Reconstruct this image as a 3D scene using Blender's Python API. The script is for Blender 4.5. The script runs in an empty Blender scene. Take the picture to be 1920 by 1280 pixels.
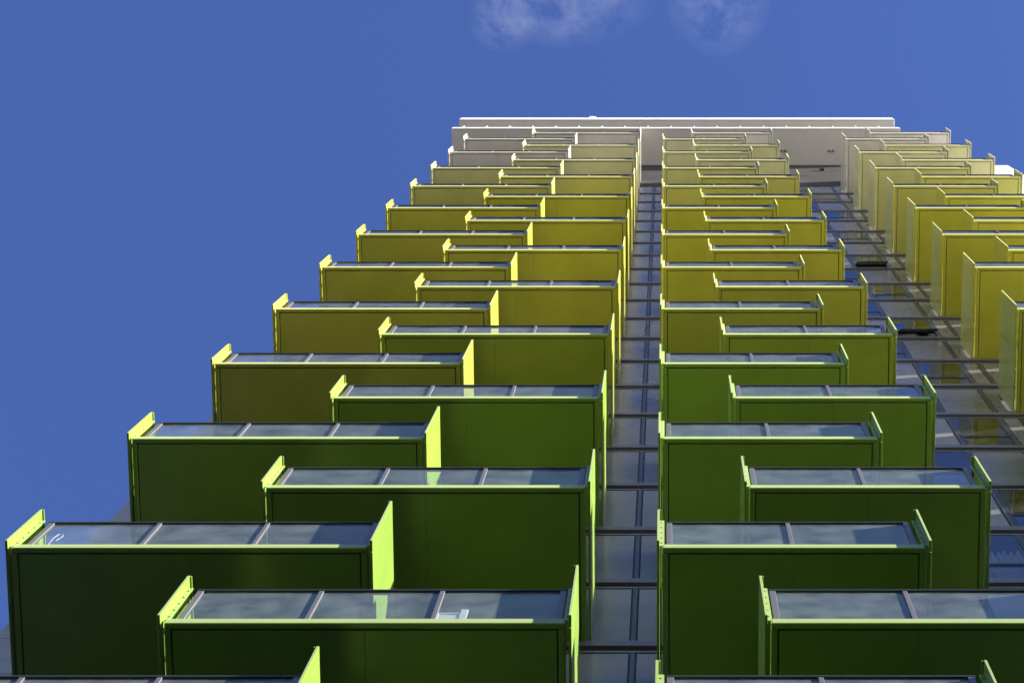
import bpy, bmesh, math, random
from mathutils import Vector, Matrix
random.seed(7)
SC = bpy.context.scene
C = SC.collection
PI = math.pi

# ------------------------------------------------------------------ dimensions (metres)
CAM_Z   = 1.6
CAM_D   = 8.9155          # camera to facade plane (facade is y = 0, street side is -y)
PITCH   = 80.209
FOCAL   = 4159.8          # pixels of a 1920 px wide picture
Z0      = CAM_Z + 25.302  # underside of the balcony slabs on level 0
FLOOR   = 3.0
DEPTH   = 2.09            # slab projection
FIN_Y   = -DEPTH - 0.088  # front edge of the side panels
SUN_V   = Vector((1.0, -0.23, 0.385)).normalized()   # towards the sun

def Z(n): return Z0 + FLOOR * n

# ------------------------------------------------------------------ node helpers
def new_mat(name):
    m = bpy.data.materials.new(name); m.use_nodes = True
    nt = m.node_tree; nt.nodes.clear()
    out = nt.nodes.new('ShaderNodeOutputMaterial')
    return m, nt, out
def N(nt, kind, **kw):
    n = nt.nodes.new(kind)
    for k, v in kw.items():
        if hasattr(n, k): setattr(n, k, v)
        else: n.inputs[k.replace('_', ' ')].default_value = v
    return n
def L(nt, a, b): nt.links.new(a, b)

def principled(name, col, rough=0.5, metal=0.0, spec=0.5, noise=0.0, scale=3.0, stretch=(1, 1, 1),
               rnoise=0.0, bump=0.0, bscale=40.0, coat=0.0, objcol=False, sheen=0.0):
    m, nt, out = new_mat(name)
    p = N(nt, 'ShaderNodeBsdfPrincipled')
    p.inputs['Roughness'].default_value = rough
    p.inputs['Metallic'].default_value = metal
    p.inputs['Specular IOR Level'].default_value = spec
    p.inputs['Coat Weight'].default_value = coat
    p.inputs['Sheen Weight'].default_value = sheen; p.inputs['Sheen Roughness'].default_value = 0.45; p.inputs['Sheen Tint'].default_value = (0.95, 1, 0.55, 1)
    p.inputs['Coat Roughness'].default_value = 0.06
    L(nt, p.outputs[0], out.inputs[0])
    if objcol:
        oi = N(nt, 'ShaderNodeObjectInfo'); src = oi.outputs['Color']
    else:
        rgb = N(nt, 'ShaderNodeRGB'); rgb.outputs[0].default_value = (*col, 1); src = rgb.outputs[0]
    tc = N(nt, 'ShaderNodeNewGeometry')
    mp = N(nt, 'ShaderNodeMapping'); mp.inputs['Scale'].default_value = stretch
    L(nt, tc.outputs['Position'], mp.inputs['Vector'])
    if noise > 0 or rnoise > 0:
        nz = N(nt, 'ShaderNodeTexNoise'); nz.inputs['Scale'].default_value = scale
        nz.inputs['Detail'].default_value = 6; nz.inputs['Roughness'].default_value = 0.6
        L(nt, mp.outputs[0], nz.inputs['Vector'])
        mr = N(nt, 'ShaderNodeMapRange'); mr.inputs['From Min'].default_value = 0.3; mr.inputs['From Max'].default_value = 0.7
        mr.inputs['To Min'].default_value = 1 - noise; mr.inputs['To Max'].default_value = 1 + noise * 0.4
        L(nt, nz.outputs['Fac'], mr.inputs['Value'])
        mx = N(nt, 'ShaderNodeVectorMath', operation='SCALE')
        L(nt, src, mx.inputs[0]); L(nt, mr.outputs[0], mx.inputs['Scale'])
        src = mx.outputs[0]
        if rnoise > 0:
            rr = N(nt, 'ShaderNodeMapRange'); rr.inputs['From Min'].default_value = 0.3; rr.inputs['From Max'].default_value = 0.7
            rr.inputs['To Min'].default_value = max(0.02, rough - rnoise); rr.inputs['To Max'].default_value = rough + rnoise
            L(nt, nz.outputs['Fac'], rr.inputs['Value']); L(nt, rr.outputs[0], p.inputs['Roughness'])
    L(nt, src, p.inputs['Base Color'])
    if bump > 0:
        nb = N(nt, 'ShaderNodeTexNoise'); nb.inputs['Scale'].default_value = bscale
        L(nt, tc.outputs['Position'], nb.inputs['Vector'])
        b = N(nt, 'ShaderNodeBump'); b.inputs['Strength'].default_value = bump; b.inputs['Distance'].default_value = 0.01
        L(nt, nb.outputs['Fac'], b.inputs['Height']); L(nt, b.outputs[0], p.inputs['Normal'])
    return m

PAINT = principled('glossy_painted_metal', (1, 1, 1), rough=0.24, spec=0.35, noise=0.12, scale=1.3,
                   rnoise=0.02, stretch=(1, 1, 0.5), bump=0.03, bscale=1.6, objcol=True, sheen=0.15)
DECK  = principled('dark_balcony_deck', (0.035, 0.035, 0.036), rough=0.7, noise=0.2, scale=3)
ALU   = principled('grey_anodised_aluminium', (0.13, 0.125, 0.135), rough=0.42, metal=0.35, noise=0.08, scale=4)
DARK  = principled('black_rubber_and_dark_metal', (0.012, 0.012, 0.014), rough=0.45, noise=0.1, scale=5)
RAILM = principled('dark_bronze_handrail', (0.03, 0.03, 0.032), rough=0.38, spec=0.5, noise=0.1, scale=6)
BAND  = principled('grey_metal_floor_band', (0.08, 0.08, 0.084), rough=0.3, metal=0.0, noise=0.25, scale=2.2, stretch=(0.3, 1, 1))
PANEL = principled('grey_enamelled_cladding_panel', (0.148, 0.14, 0.134), rough=0.22, spec=0.26, noise=0.2, scale=1.2, rnoise=0.05)
FRAME = principled('grey_window_frame', (0.035, 0.036, 0.039), rough=0.32, noise=0.12, scale=5)
WHITE = principled('white_cladding', (0.6, 0.6, 0.585), rough=0.4, noise=0.06, scale=1.0)
SOFF  = principled('pale_soffit_paint', (0.33, 0.322, 0.31), rough=0.45, noise=0.05, scale=0.8)
CONC  = principled('stained_concrete', (0.055, 0.053, 0.052), rough=0.95, spec=0.03, noise=0.35, scale=0.6, bump=0.3, bscale=25)
GREYW = principled('grey_concrete_panel', (0.2, 0.2, 0.2), rough=0.5, noise=0.14, scale=0.9, stretch=(1, 1, 3))
INT   = principled('dark_room_interior', (0.02, 0.02, 0.022), rough=0.9)
CURT  = principled('pale_curtain_fabric', (0.55, 0.58, 0.6), rough=0.9, noise=0.1)
PLAST = principled('white_plastic', (0.75, 0.76, 0.76), rough=0.5)

def glass_mat(name, tint, film, filmcol, rough=0.0):
    m, nt, out = new_mat(name)
    tr = N(nt, 'ShaderNodeBsdfTransparent'); tr.inputs[0].default_value = (*tint, 1)
    gl = N(nt, 'ShaderNodeBsdfGlossy'); gl.inputs['Roughness'].default_value = rough
    fr = N(nt, 'ShaderNodeFresnel'); fr.inputs['IOR'].default_value = 1.75
    df = N(nt, 'ShaderNodeBsdfDiffuse'); df.inputs[0].default_value = (*filmcol, 1)
    geo = N(nt, 'ShaderNodeNewGeometry')
    nz = N(nt, 'ShaderNodeTexNoise'); nz.inputs['Scale'].default_value = 2.5; nz.inputs['Detail'].default_value = 8
    L(nt, geo.outputs['Position'], nz.inputs['Vector'])
    mr = N(nt, 'ShaderNodeMapRange'); mr.inputs['From Min'].default_value = 0.3; mr.inputs['From Max'].default_value = 0.75
    mr.inputs['To Min'].default_value = film * 0.5; mr.inputs['To Max'].default_value = film * 1.5
    L(nt, nz.outputs['Fac'], mr.inputs['Value'])
    m1 = N(nt, 'ShaderNodeMixShader'); L(nt, mr.outputs[0], m1.inputs[0]); L(nt, tr.outputs[0], m1.inputs[1]); L(nt, df.outputs[0], m1.inputs[2])
    m2 = N(nt, 'ShaderNodeMixShader'); L(nt, fr.outputs[0], m2.inputs[0]); L(nt, m1.outputs[0], m2.inputs[1]); L(nt, gl.outputs[0], m2.inputs[2])
    # the pane is a thin closed box: only its outward faces reflect, the inner sides just let light through
    t2 = N(nt, 'ShaderNodeBsdfTransparent')
    m3 = N(nt, 'ShaderNodeMixShader'); L(nt, geo.outputs['Backfacing'], m3.inputs[0]); L(nt, m2.outputs[0], m3.inputs[1]); L(nt, t2.outputs[0], m3.inputs[2])
    L(nt, m3.outputs[0], out.inputs[0])
    return m
RGLASS = glass_mat('balustrade_glass', (0.80, 0.88, 0.90), 0.22, (0.33, 0.39, 0.37), 0.02)
WGLASS = glass_mat('window_glass', (0.45, 0.5, 0.52), 0.03, (0.4, 0.42, 0.42), 0.0)

# ------------------------------------------------------------------ mesh helpers
class MB:
    def __init__(self): self.bm = bmesh.new(); self.mats = []
    def mi(self, m):
        if m not in self.mats: self.mats.append(m)
        return self.mats.index(m)
    def box(self, x0, x1, y0, y1, z0, z1, m, bev=0.0, seg=2):
        b = bmesh.new()
        bmesh.ops.create_cube(b, size=1.0)
        for v in b.verts:
            v.co = Vector(((x0 + x1) / 2 + v.co.x * (x1 - x0), (y0 + y1) / 2 + v.co.y * (y1 - y0), (z0 + z1) / 2 + v.co.z * (z1 - z0)))
        if bev > 0:
            bmesh.ops.bevel(b, geom=b.edges[:], offset=bev, segments=seg, profile=0.6, affect='EDGES')
        self._add(b, m)
    def cyl(self, p0, p1, r, m, seg=10):
        b = bmesh.new()
        p0 = Vector(p0); p1 = Vector(p1); d = p1 - p0
        q = d.to_track_quat('Z', 'Y').to_matrix().to_4x4()
        bmesh.ops.create_cone(b, cap_ends=True, segments=seg, radius1=r, radius2=r, depth=d.length,
                              matrix=Matrix.Translation((p0 + p1) / 2) @ q)
        self._add(b, m)
    def _add(self, b, m):
        i = self.mi(m)
        vm = {v: self.bm.verts.new(v.co) for v in b.verts}
        for f in b.faces:
            try:
                nf = self.bm.faces.new([vm[v] for v in f.verts]); nf.material_index = i
            except ValueError: pass
        b.free()
    def quad(self, pts, m):
        f = self.bm.faces.new([self.bm.verts.new(p) for p in pts]); f.material_index = self.mi(m)
    def data(self, name):
        me = bpy.data.meshes.new(name)
        bmesh.ops.recalc_face_normals(self.bm, faces=self.bm.faces[:])
        self.bm.to_mesh(me); self.bm.free()
        for m in self.mats: me.materials.append(m)
        return me
    def build(self, name, parent=None, loc=(0, 0, 0)):
        return link(name, self.data(name), parent, loc)
def link(name, data, parent=None, loc=(0, 0, 0)):
    o = bpy.data.objects.new(name, data); C.objects.link(o)
    o.parent = parent; o.location = loc
    return o
def tag(o, label=None, cat=None, group=None, kind=None):
    for k, v in (('label', label), ('category', cat), ('group', group), ('kind', kind)):
        if v: o[k] = v
    return o
def copy_tree(o, parent):
    c = o.copy(); C.objects.link(c); c.parent = parent
    for ch in list(o.children):
        copy_tree(ch, c)
    return c

# ------------------------------------------------------------------ the balconies
def fin_mesh(side, top):
    """side = -1: panel at the left end, +1: at the right end. Local x = 0 is the slab end."""
    g, t = 0.037, 0.033
    a, b = (g, g + t) if side > 0 else (-g - t, -g)
    k = MB()
    k.box(a, b, FIN_Y, -2.040, 0.0, top, PAINT, 0.006)
    k.box(a + 0.001, b - 0.001, -2.036, -0.004, 0.002, top - 0.001, PAINT, 0.006)
    # folded return along the top, on the balcony side
    ia, ib = (a - 0.022, a + 0.002) if side > 0 else (b - 0.002, b + 0.022)
    k.box(ia, ib, FIN_Y + 0.004, -0.02, top - 0.03, top - 0.003, PAINT, 0.003)
    return k.data('side_panel')
def bracket_mesh(side):
    k = MB()
    a, b = (-0.02, 0.038) if side > 0 else (-0.038, 0.02)
    k.box(a, b, -2.062, -2.054, 0.19, 1.40, PAINT, 0.002)
    for i in range(5):
        z = 0.32 + i * 0.24; x = 0.016 * side
        k.cyl((x, -2.068, z), (x, -2.06, z), 0.008, DARK, 6)
        k.cyl((x, -2.0635, z), (x, -2.061, z), 0.013, DARK, 12)
    return k.data('bracket')
FIN = {(s, t): fin_mesh(s, t) for s in (-1, 1) for t in (1.5, 1.94)}
BRK = {s: bracket_mesh(s) for s in (-1, 1)}

def make_balcony(W, panes, tl, tr):
    k = MB()
    f = 0.068                                   # folded perimeter frame of the soffit tray
    zt = 0.167
    k.box(0, W, -DEPTH, -DEPTH + f, 0, zt, PAINT, 0.02, 3)
    k.box(0, f, -DEPTH + f + 0.001, -0.003, 0.001, zt - 0.001, PAINT, 0.014, 3)
    k.box(W - f, W, -DEPTH + f + 0.001, -0.003, 0.001, zt - 0.001, PAINT, 0.014, 3)
    k.box(f + 0.001, W - f - 0.001, -DEPTH + f + 0.001, -0.006, 0.05, zt - 0.006, DECK)
    # soffit panels sitting in the tray, split by thin joints
    g = 0.016
    nj = 2
    xs = [f + g + (W - 2 * f - 2 * g) * i / nj for i in range(nj + 1)]
    for i in range(nj):
        k.box(xs[i] + (0.0007 if i else 0), xs[i + 1] - (0.0007 if i < nj - 1 else 0), -DEPTH + f + g, -0.012, 0.006, 0.048, PAINT, 0.003, 1)
    bal = link('balcony', k.data('balcony'))
    for s, top, x in ((-1, tl, 0), (1, tr, W)):
        link('side_panel', FIN[(s, top)], bal, (x, 0, 0))
        link('bracket', BRK[s], bal, (x, 0, 0))
    # balustrade
    x0, x1 = 0.045, W - 0.045
    yg = -1.985
    step = (x1 - x0 - 0.07) / panes
    px = [x0 + 0.035 + step * i for i in range(panes + 1)]
    for i, x in enumerate(px):
        w = 0.035 if i in (0, panes) else 0.026
        k = MB()
        k.box(x - w, x + w, yg - 0.024, yg - 0.008, zt - 0.01, 1.482, ALU, 0.003, 1)
        k.box(x - w * 0.8, x + w * 0.8, yg + 0.008, yg + 0.03, zt - 0.01, 1.482, DARK)
        k.build('post', bal)
    for i in range(panes):
        k = MB(); k.box(px[i] - 0.0 + 0.004, px[i + 1] - 0.004, yg - 0.006, yg + 0.006, zt + 0.004, 1.482, RGLASS)
        k.build('glass_pane', bal)
    k = MB()
    k.box(x0 - 0.008, x1 + 0.008, yg - 0.030, yg + 0.03, 1.489, 1.518, RAILM, 0.003, 2)
    k.box(x0, x1, yg - 0.027, yg + 0.025, 1.4845, 1.4895, DARK)
    k.build('handrail', bal)
    return bal

GREEN, GREEN2 = (0.122, 0.205, 0.028), (0.145, 0.245, 0.026)
OLIVE, YELLOW = (0.25, 0.27, 0.032), (0.335, 0.328, 0.034)
PALE1, PALE2, GREY = (0.37, 0.36, 0.09), (0.42, 0.415, 0.23), (0.42, 0.40, 0.375)
KEYS = [(-3, GREEN), (1, GREEN), (2, GREEN2), (4, (0.165, 0.255, 0.026)), (5, (0.205, 0.26, 0.026)), (6, OLIVE), (8, YELLOW), (13, YELLOW), (14, PALE1), (15, PALE1), (17, PALE2), (19, PALE2), (20, GREY), (30, GREY)]
def colour(n, col):
    if col == 'A':
        if n == 18: return GREY
        n = n + (2 if n in (4, 6) else 0)
    if col == 'C' and n == 20: return (0.41, 0.41, 0.29)
    for (a, ca), (b, cb) in zip(KEYS, KEYS[1:]):
        if a <= n <= b:
            t = (n - a) / (b - a)
            return tuple(ca[i] * (1 - t) + cb[i] * t for i in range(3))
    return GREEN

tower = bpy.data.objects.new('apartment_tower', None); C.objects.link(tower)
tag(tower, 'tall apartment tower with green to yellow staggered balconies under a blue sky', 'building')

PROTO = {'wide': make_balcony(4.183, 3, 1.5, 1.94), 'narrow': make_balcony(3.097, 2, 1.5, 1.5), 'end': make_balcony(3.097, 2, 1.94, 1.5)}
used = set()
COLS = [('A', -7.691, 'wide', 0), ('B', -5.226, 'wide', 1), ('C', -0.026, 'narrow', 0), ('D', 1.111, 'narrow', 1), ('E', 6.998, 'end', 0), ('F', 8.202, 'end', 1)]
def setcol(o, c):
    o.color = (*c, 1)
    for ch in o.children: setcol(ch, c)
for name, x, kind, par in COLS:
    for n in range(-2, 22):
        if (n % 2) != par: continue
        b = PROTO[kind]
        if kind in used: b = copy_tree(b, tower)
        used.add(kind)
        b.parent = tower; b.location = (x, 0, Z(n))
        base = colour(n, name); kf = random.uniform(0.93, 1.07)
        setcol(b, tuple(c * kf for c in base))

# ------------------------------------------------------------------ the facade
XL, XR = -7.72, 11.36                       # glazed part
def core():
    k = MB()
    k.box(-8.94, 14.98, 0.62, 16.0, 0.02, Z0 + 71.6, INT)
    k.build('core', tower)
core()

def joint_wall(x0, x1, z0, z1, m, dz, name):
    k = MB(); z = z0
    while z < z1 - 0.01:
        zz = min(z1, z + dz)
        k.box(x0, x1, -0.0, 0.30, z + 0.008, zz - 0.008, m, 0.004, 1)
        z = zz
    k.box(x0 + 0.02, x1 - 0.02, 0.03, 0.6, z0, z1, DARK)
    return k.build(name, tower)
joint_wall(-8.95, XL, 0.05, Z(21) + 1.85, GREYW, 1.5, 'wall')
joint_wall(XR, 15.0, 0.05, CAM_Z + 96.95, WHITE, 3.0, 'wall')
# side walls returning behind
k = MB(); k.box(-8.95, -8.93, 0.31, 16, 0.05, Z0 + 71.5, GREYW); k.box(14.98, 15.0, 0.31, 16, 0.05, Z0 + 70, WHITE); k.build('wall', tower)

SASH_OPEN = {(9, 1): 0.26, (13, 1): 0.26}
for n in range(-3, 21):
    z = Z(n)
    # projecting band, shadow gap and head channel at floor level
    k = MB()
    k.box(XL, XR, -0.022, 0.10, z - 0.235, z - 0.018, BAND, 0.003, 1)
    k.box(XL, XR, 0.012, 0.10, z - 0.021, z, DARK)
    k.box(XL, XR, 0.045, 0.2, z - 0.37, z - 0.236, DARK)
    k.box(XL, XR, 0.006, 0.1, z - 0.445, z - 0.371, BAND, 0.002, 1)
    k.box(XL, XR, 0.02, 0.1, z - 0.485, z - 0.446, DARK)
    k.build('floor_band', tower)
    zt = z + FLOOR - 0.485                  # head of the glazing of this floor
    def mull(k, x, w=0.03, d=-0.002):
        k.box(x - w, x + w, -d, 0.06, z, zt + 0.02, FRAME, 0.003, 1)
        k.box(x - w - 0.014, x - w - 0.001, 0.012, 0.06, z, zt, DARK)
        k.box(x + w + 0.001, x + w + 0.014, 0.012, 0.06, z, zt, DARK)
    # narrow glazing between the two left balcony stacks: opaque enamelled panels
    k = MB()
    mull(k, -0.42)
    for a, b in ((-1.45, -0.475), (-0.365, 1.05)):
        k.box(a, b, 0.014, 0.05, z + 0.001, zt, PANEL)
    k.build('cladding_panel', tower)
    # glazing between the middle and the right stack
    e = (n % 2 == 0)
    sx0, sx1 = (4.55, 5.53) if e else (5.61, 6.57)
    k = MB()
    for x in (4.50, 5.57, 6.61, 7.02 if not e else 7.6): mull(k, x)
    k.build('mullion', tower)
    k = MB()
    if e: segs = ((3.1, 4.45), (5.625, 6.555), (6.665, 7.55))
    else: segs = ((3.1, 4.45), (4.555, 5.515), (6.665, 6.965), (7.075, 8.0))
    for a, b in segs: k.box(a, b, 0.014, 0.05, z + 0.001, zt, PANEL)
    k.build('cladding_panel', tower)
    # window with an opening lower sash
    k = MB(); h = 0.83
    k.box(sx0, sx1, -0.005, 0.05, z + h - 0.03, z + h + 0.03, FRAME)
    k.box(sx0, sx0 + 0.03, 0.0, 0.05, z, zt, FRAME); k.box(sx1 - 0.03, sx1, 0.0, 0.05, z, zt, FRAME)
    k.box(sx0, sx1, -0.002, 0.05, z + h - 0.06, z + h - 0.031, DARK)
    w = k.build('window', tower)
    k = MB()
    k.box(sx0 + 0.03, sx1 - 0.03, 0.014, 0.022, z + h + 0.03, zt, WGLASS)
    k.build('glass', w)
    op = SASH_OPEN.get((n, 1), 0.0)
    s = MB()
    hh = h - 0.065
    s.box(0, sx1 - sx0 - 0.064, -0.018, 0.0, -hh, -hh + 0.03, DARK); s.box(0, sx1 - sx0 - 0.064, -0.018, 0, -0.03, 0, DARK)
    s.box(0, 0.03, -0.017, 0, -hh + 0.03, -0.03, DARK); s.box(sx1 - sx0 - 0.094, sx1 - sx0 - 0.064, -0.017, 0, -hh + 0.03, -0.03, DARK)
    s.box(0.03, sx1 - sx0 - 0.094, -0.012, -0.006, -hh + 0.03, -0.03, WGLASS)
    so = s.build('sash', w, (sx0 + 0.032, 0.02, z + h - 0.062))
    so.rotation_euler.x = -op
    # curtains behind the lower windows
    if n in (0, 2, 4):
        k = MB(); cx = sx0 - (0.1 if n == 4 else 0.0); m = 60
        v = []
        for i in range(m + 1):
            x = sx0 + 0.03 + (sx1 - sx0 - 0.06) * i / m
            y = 0.16 + 0.045 * math.sin(i * 0.95 + 0.6 * math.sin(i * 0.31)) + 0.02 * math.sin(i * 0.4)
            v.append((x, y))
        top = zt - 0.5 if n != 4 else zt - 1.1
        for (xa, ya), (xb, yb) in zip(v, v[1:]):
            k.quad([(xa, ya, z + 0.02), (xb, yb, z + 0.02), (xb, yb * 1.1, top + 0.3 * yb), (xa, ya * 1.1, top + 0.3 * ya)], CURT)
        k.build('curtain', w)

# glazed doors behind each balcony stack
for name, x, kind, par in COLS:
    W = 4.183 if kind == 'wide' else 3.097
    for n in range(-2, 21):
        if (n % 2) != par: continue
        lo, hi = x + 0.08, x + W - 0.08
        if name == 'C': lo, hi = 1.10, 3.0
        if name == 'D': lo, hi = 1.2, 3.05
        if name == 'B': hi = -1.5
        if name == 'F': lo = 8.3
        if name == 'E': lo = 7.70
        z = Z(n); zt = z + FLOOR - 0.485
        k = MB(); m = 4 if kind == 'wide' else 3
        for i in range(m + 1):
            xx = lo + (hi - lo) * i / m
            k.box(xx - 0.03, xx + 0.03, -0.012, 0.05, z, zt, FRAME)
        d = k.build('balcony_door', tower)
        k = MB(); k.box(lo + 0.03, hi - 0.03, 0.016, 0.024, z + 0.17, zt, WGLASS); k.build('glass', d)

# ------------------------------------------------------------------ the top of the tower
zs = CAM_Z + 97.05                          # underside of the roof canopy
k = MB(); k.box(XL - 0.02, XR + 0.02, -0.002, 0.4, Z(21) - 0.485, zs, CONC)
k.build('parapet_wall', tower)
yc = -(CAM_D - 7.32)
k = MB()
k.box(-9.32, 10.28, yc, 3.0, zs, zs + 0.55, SOFF, 0.02, 2)
k.box(-9.32, 10.28, yc - 0.012, yc + 0.05, zs + 0.0, zs + 0.62, WHITE, 0.01, 2)
k.box(-1.075, -1.035, yc + 0.02, -0.11, zs - 0.75, zs - 0.001, WHITE, 0.004, 1)
cn = k.build('roof_canopy', tower)
# glass balustrade on the canopy edge
k = MB(); k.box(-9.25, 10.22, yc + 0.05, yc + 0.062, zs + 0.62, zs + 1.55, RGLASS); k.build('glass_balustrade', cn)
x = -8.9
while x < 10.2:
    k = MB(); k.box(x - 0.025, x + 0.025, yc + 0.0, yc + 0.045, zs + 0.56, zs + 1.55, WHITE); k.build('balustrade_post', cn); x += 1.02
# downlights
for (x, y) in ((5.27, -0.62), (7.35, -0.62)):
    k = MB(); k.cyl((x, y, zs - 0.07), (x, y, zs + 0.02), 0.06, ALU, 16); k.box(x - 0.21, x - 0.13, y - 0.03, y + 0.03, zs - 0.05, zs + 0.01, DARK, 0.01)
    k.build('downlight', cn)
k = MB(); k.box(6.6, 6.8, -0.11, -0.004, CAM_Z + 94.3, CAM_Z + 94.55, DARK, 0.02); k.build('wall_light', tower)
# upper canopy (plant screen)
zu = CAM_Z + 100.5; yu = -(CAM_D - 7.19)
k = MB()
k.box(-9.30, 10.38, yu, 3.0, zu + 0.02, zu + 1.0, SOFF, 0.01, 1)
xs = [-9.30, -6.35, -4.97, -3.6, -0.9, 1.9, 4.7, 7.5, 10.38]
for a, b in zip(xs, xs[1:]): k.box(a + 0.012, b - 0.012, yu + 0.004, 3.0, zu, zu + 0.019, SOFF)
for a, b in zip(xs, xs[1:]): k.box(a + 0.006, b - 0.006, yu - 0.02, yu + 0.04, zu + 0.0, zu + 1.15, WHITE, 0.012, 2)
uc = k.build('upper_canopy', tower)
k = MB(); k.box(-3.47, -3.27, yu - 0.06, yu + 0.12, zu + 1.15, zu + 1.45, WHITE, 0.02); k.box(-3.35, -3.16, yu - 0.04, yu + 0.1, zu + 1.15, zu + 1.6, WHITE, 0.02); k.build('roof_bracket', uc)
k = MB(); k.box(-9.1, 10.1, -0.2, 2.8, zs + 0.56, zu, GREYW); k.build('plant_room_wall', tower)

# ------------------------------------------------------------------ small things on the balconies
k = MB()
k.box(0, 0.02, 0, 0.05, 0, 0.36, PLAST, 0.004); k.box(0.25, 0.33, 0, 0.05, 0, 0.48, PLAST, 0.006)
k.box(0.021, 0.249, 0.01, 0.04, 0.10, 0.30, PLAST, 0.004); k.box(0.021, 0.249, 0.005, 0.045, 0.34, 0.37, PLAST, 0.004)
o = k.build('chair_back', None, (-2.47, -1.93, Z(-1) + 0.56))
for xx in (0.01, 0.29):
    k = MB(); k.box(xx - 0.012, xx + 0.012, 0.01, 0.035, -0.392, 0.0, PLAST); k.build('leg', o)
tag(o, 'small white plastic chair standing behind the glass of a lower green balcony', 'chair'); o.name = 'plastic_chair'
cu = bpy.data.curves.new('cable', 'CURVE'); cu.dimensions = '3D'; cu.bevel_depth = 0.0045; cu.bevel_resolution = 3
sp = cu.splines.new('BEZIER'); P = [(0, 0, -0.02), (0.002, 0, 0.6), (0.0, 0, 0.96), (0.03, 0, 1.04), (0.065, 0, 1.0), (0.075, 0, 0.88), (0.06, 0, 0.78), (0.05, 0, 0.72)]
sp.bezier_points.add(len(P) - 1)
for b, p in zip(sp.bezier_points, P): b.co = p; b.handle_left_type = b.handle_right_type = 'AUTO'
cu.materials.append(PLAST)
tmp = bpy.data.objects.new('tmp', cu); C.objects.link(tmp)
me = bpy.data.meshes.new_from_object(tmp.evaluated_get(bpy.context.evaluated_depsgraph_get())); bpy.data.objects.remove(tmp)
cb = link('cable', me, None, (-7.47, -1.93, Z(0) + 0.20))
tag(cb, 'thin white cable curling up behind the glass of the leftmost green balcony', 'cable')

# ------------------------------------------------------------------ ground
k = MB(); k.quad([(-900, -900, 0), (900, -900, 0), (900, 900, 0), (-900, 900, 0)],
    principled('street_paving', (0.45, 0.43, 0.40), rough=0.8, noise=0.3, scale=0.25))
g = k.build('ground'); tag(g, kind='structure')

k = MB(); k.quad([(-700, -700, 0.004), (-16, -700, 0.004), (-16, 700, 0.004), (-700, 700, 0.004)],
    principled('low_bounce_ground', (0.12, 0.12, 0.12), rough=0.85, noise=0.3, scale=0.3))
tag(k.build('added_dark_ground'), kind='structure')  # added dark sheet, out of view; cuts bounce light on the left soffits
# added lower buildings out of view; their pale roofs bounce sun onto the soffits
BRICK = principled('light_brown_brick', (0.2, 0.17, 0.14), rough=0.85, noise=0.25, scale=2)
ROOF = principled('pale_bounce_roof', (0.80, 0.77, 0.70), rough=0.9, noise=0.15, scale=0.4)
def bounce_building(x0, x1, y0, y1, h, label):
    b = bpy.data.objects.new('added_bounce_building', None); C.objects.link(b); b.location = (x0, y0, 0)
    tag(b, label, 'building')
    w_, d_ = x1 - x0, y1 - y0
    k = MB(); k.box(0, w_, 0, d_, 0.01, h - 0.6, BRICK); k.build('wall', b)
    k = MB(); k.box(0.4, w_ - 0.4, 0.4, d_ - 0.4, h - 0.599, h - 0.25, ROOF); k.build('roof', b)
    k = MB()
    for a in ((-0.05, 0.4, -0.05, d_ + 0.05), (w_ - 0.4, w_ + 0.05, -0.05, d_ + 0.05), (0.401, w_ - 0.401, -0.05, 0.4), (0.401, w_ - 0.401, d_ - 0.4, d_ + 0.05)):
        k.box(*a, h - 0.598, h + 0.1, BRICK, 0.01, 1)
    k.build('parapet', b)
    k = MB(); z = 3.6
    while z < h - 2.4:
        k.box(1.0, w_ - 1.0, -0.03, 0.0, z, z + 1.5, DARK); k.box(1.0, w_ - 1.0, d_, d_ + 0.03, z, z + 1.5, DARK)
        k.box(-0.03, 0.0, 1.0, d_ - 1.0, z, z + 1.5, DARK); z += 3.4
    k.build('window_band', b)
bounce_building(18, 190, -20, 120, 25.5, 'added unseen building beside the tower, pale flat roof bounces sun up')
bounce_building(4, 190, -190, -27, 22.0, 'added unseen building across the street, pale flat roof bounces sun up')

# ------------------------------------------------------------------ light
w = bpy.data.worlds.new('World'); SC.world = w; w.use_nodes = True
nt = w.node_tree; nt.nodes.clear()
out = nt.nodes.new('ShaderNodeOutputWorld'); bg = nt.nodes.new('ShaderNodeBackground')
sky = nt.nodes.new('ShaderNodeTexSky'); sky.sky_type = 'NISHITA'; sky.sun_disc = False
elev = math.asin(SUN_V.z); azi = math.atan2(SUN_V.x, SUN_V.y)
sky.sun_elevation = elev; sky.sun_rotation = azi
sky.air_density = 1.0; sky.dust_density = 0.3; sky.ozone_density = 3.0
hs = nt.nodes.new('ShaderNodeHueSaturation'); hs.inputs['Saturation'].default_value = 1.15; hs.inputs['Value'].default_value = 0.755; hs.inputs['Hue'].default_value = 0.522
L(nt, sky.outputs[0], hs.inputs['Color'])
tc = nt.nodes.new('ShaderNodeTexCoord')
sx = nt.nodes.new('ShaderNodeSeparateXYZ'); L(nt, tc.outputs['Generated'], sx.inputs[0])
def M(op, a, b=None):
    n = nt.nodes.new('ShaderNodeMath'); n.operation = op
    for i, v in enumerate((a, b)):
        if v is None: continue
        if isinstance(v, (int, float)): n.inputs[i].default_value = v
        else: L(nt, v, n.inputs[i])
    return n.outputs[0]
zc = M('MAXIMUM', sx.outputs['Z'], 0.05)
u = M('DIVIDE', sx.outputs['X'], zc); v = M('DIVIDE', sx.outputs['Y'], zc)
cmb = nt.nodes.new('ShaderNodeCombineXYZ'); L(nt, u, cmb.inputs[0]); L(nt, v, cmb.inputs[1])
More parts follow.
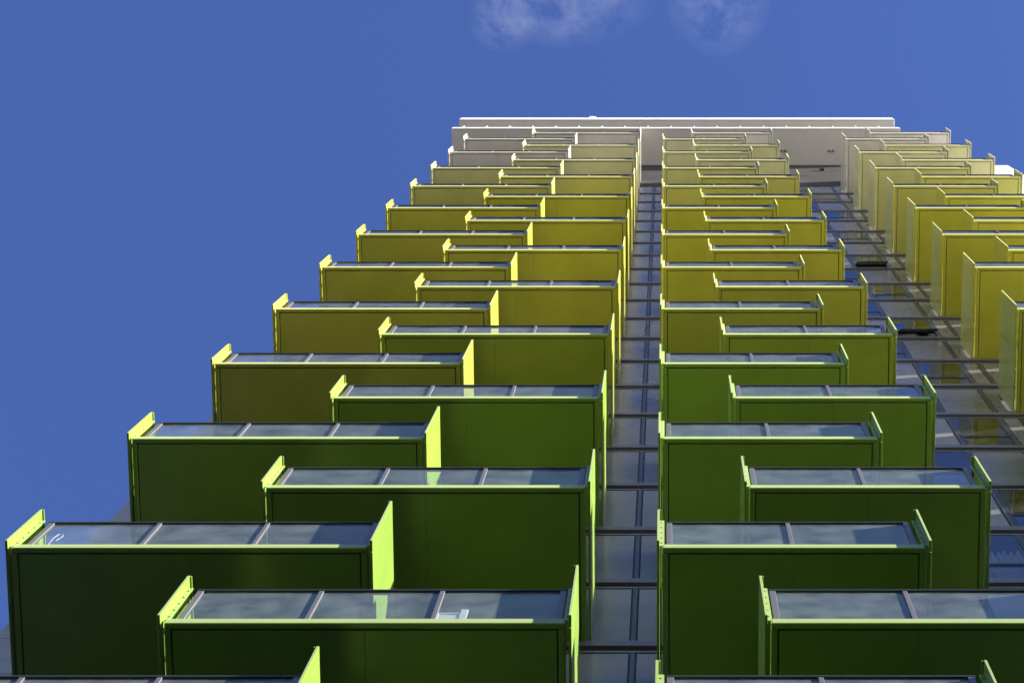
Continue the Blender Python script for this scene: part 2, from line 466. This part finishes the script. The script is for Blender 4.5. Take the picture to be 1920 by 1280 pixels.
nz = nt.nodes.new('ShaderNodeTexNoise'); nz.inputs['Scale'].default_value = 50; nz.inputs['Detail'].default_value = 10; nz.inputs['Roughness'].default_value = 0.68
nz.inputs['Distortion'].default_value = 0.35
L(nt, cmb.outputs[0], nz.inputs['Vector'])
def blob(cx, cy, rx, ry):
    a = M('DIVIDE', M('SUBTRACT', u, cx), rx); b = M('DIVIDE', M('SUBTRACT', v, cy), ry)
    d = M('ADD', M('MULTIPLY', a, a), M('MULTIPLY', b, b))
    return M('MAXIMUM', M('SUBTRACT', 1.0, d), 0.0)
m = M('ADD', M('ADD', blob(-0.045, 0.014, 0.044, 0.026), blob(0.024, 0.018, 0.024, 0.026)), blob(-0.072, 0.028, 0.016, 0.014))
fac = M('MULTIPLY', M('MINIMUM', m, 1.0), M('MAXIMUM', M('SUBTRACT', nz.outputs['Fac'], 0.38), 0.0))
fac = M('MULTIPLY', fac, 0.6)
mixc = nt.nodes.new('ShaderNodeMix'); mixc.data_type = 'RGBA'
L(nt, fac, mixc.inputs['Factor']); L(nt, hs.outputs[0], mixc.inputs['A']); mixc.inputs['B'].default_value = (2.7, 2.8, 3.4, 1)
L(nt, mixc.outputs['Result'], bg.inputs['Color'])
bg.inputs['Strength'].default_value = 0.05
L(nt, bg.outputs[0], out.inputs[0])

sl = bpy.data.lights.new('sun', 'SUN'); sl.energy = 4.0; sl.angle = math.radians(0.53); sl.color = (1.0, 0.93, 0.80)
so = bpy.data.objects.new('sun', sl); C.objects.link(so); so.rotation_euler = SUN_V.to_track_quat('Z', 'Y').to_euler()
so.location = (60, -20, 120)

# ------------------------------------------------------------------ camera
cam = bpy.data.cameras.new('camera'); co = bpy.data.objects.new('camera', cam); C.objects.link(co); SC.camera = co
cam.sensor_fit = 'HORIZONTAL'; cam.sensor_width = 36; cam.lens = FOCAL / 1920 * 36
cam.shift_x = (960 - 1246.56) / 1920
cam.clip_end = 3000; cam.clip_start = 0.1
co.location = (0, -CAM_D, CAM_Z)
co.rotation_euler = (math.radians(90 + PITCH), 0, 0)
SC.render.resolution_x = 1024; SC.render.resolution_y = 682
SC.view_settings.view_transform = 'Standard'; SC.view_settings.look = 'None'; SC.view_settings.gamma = 1
SC.view_settings.exposure = 2.85
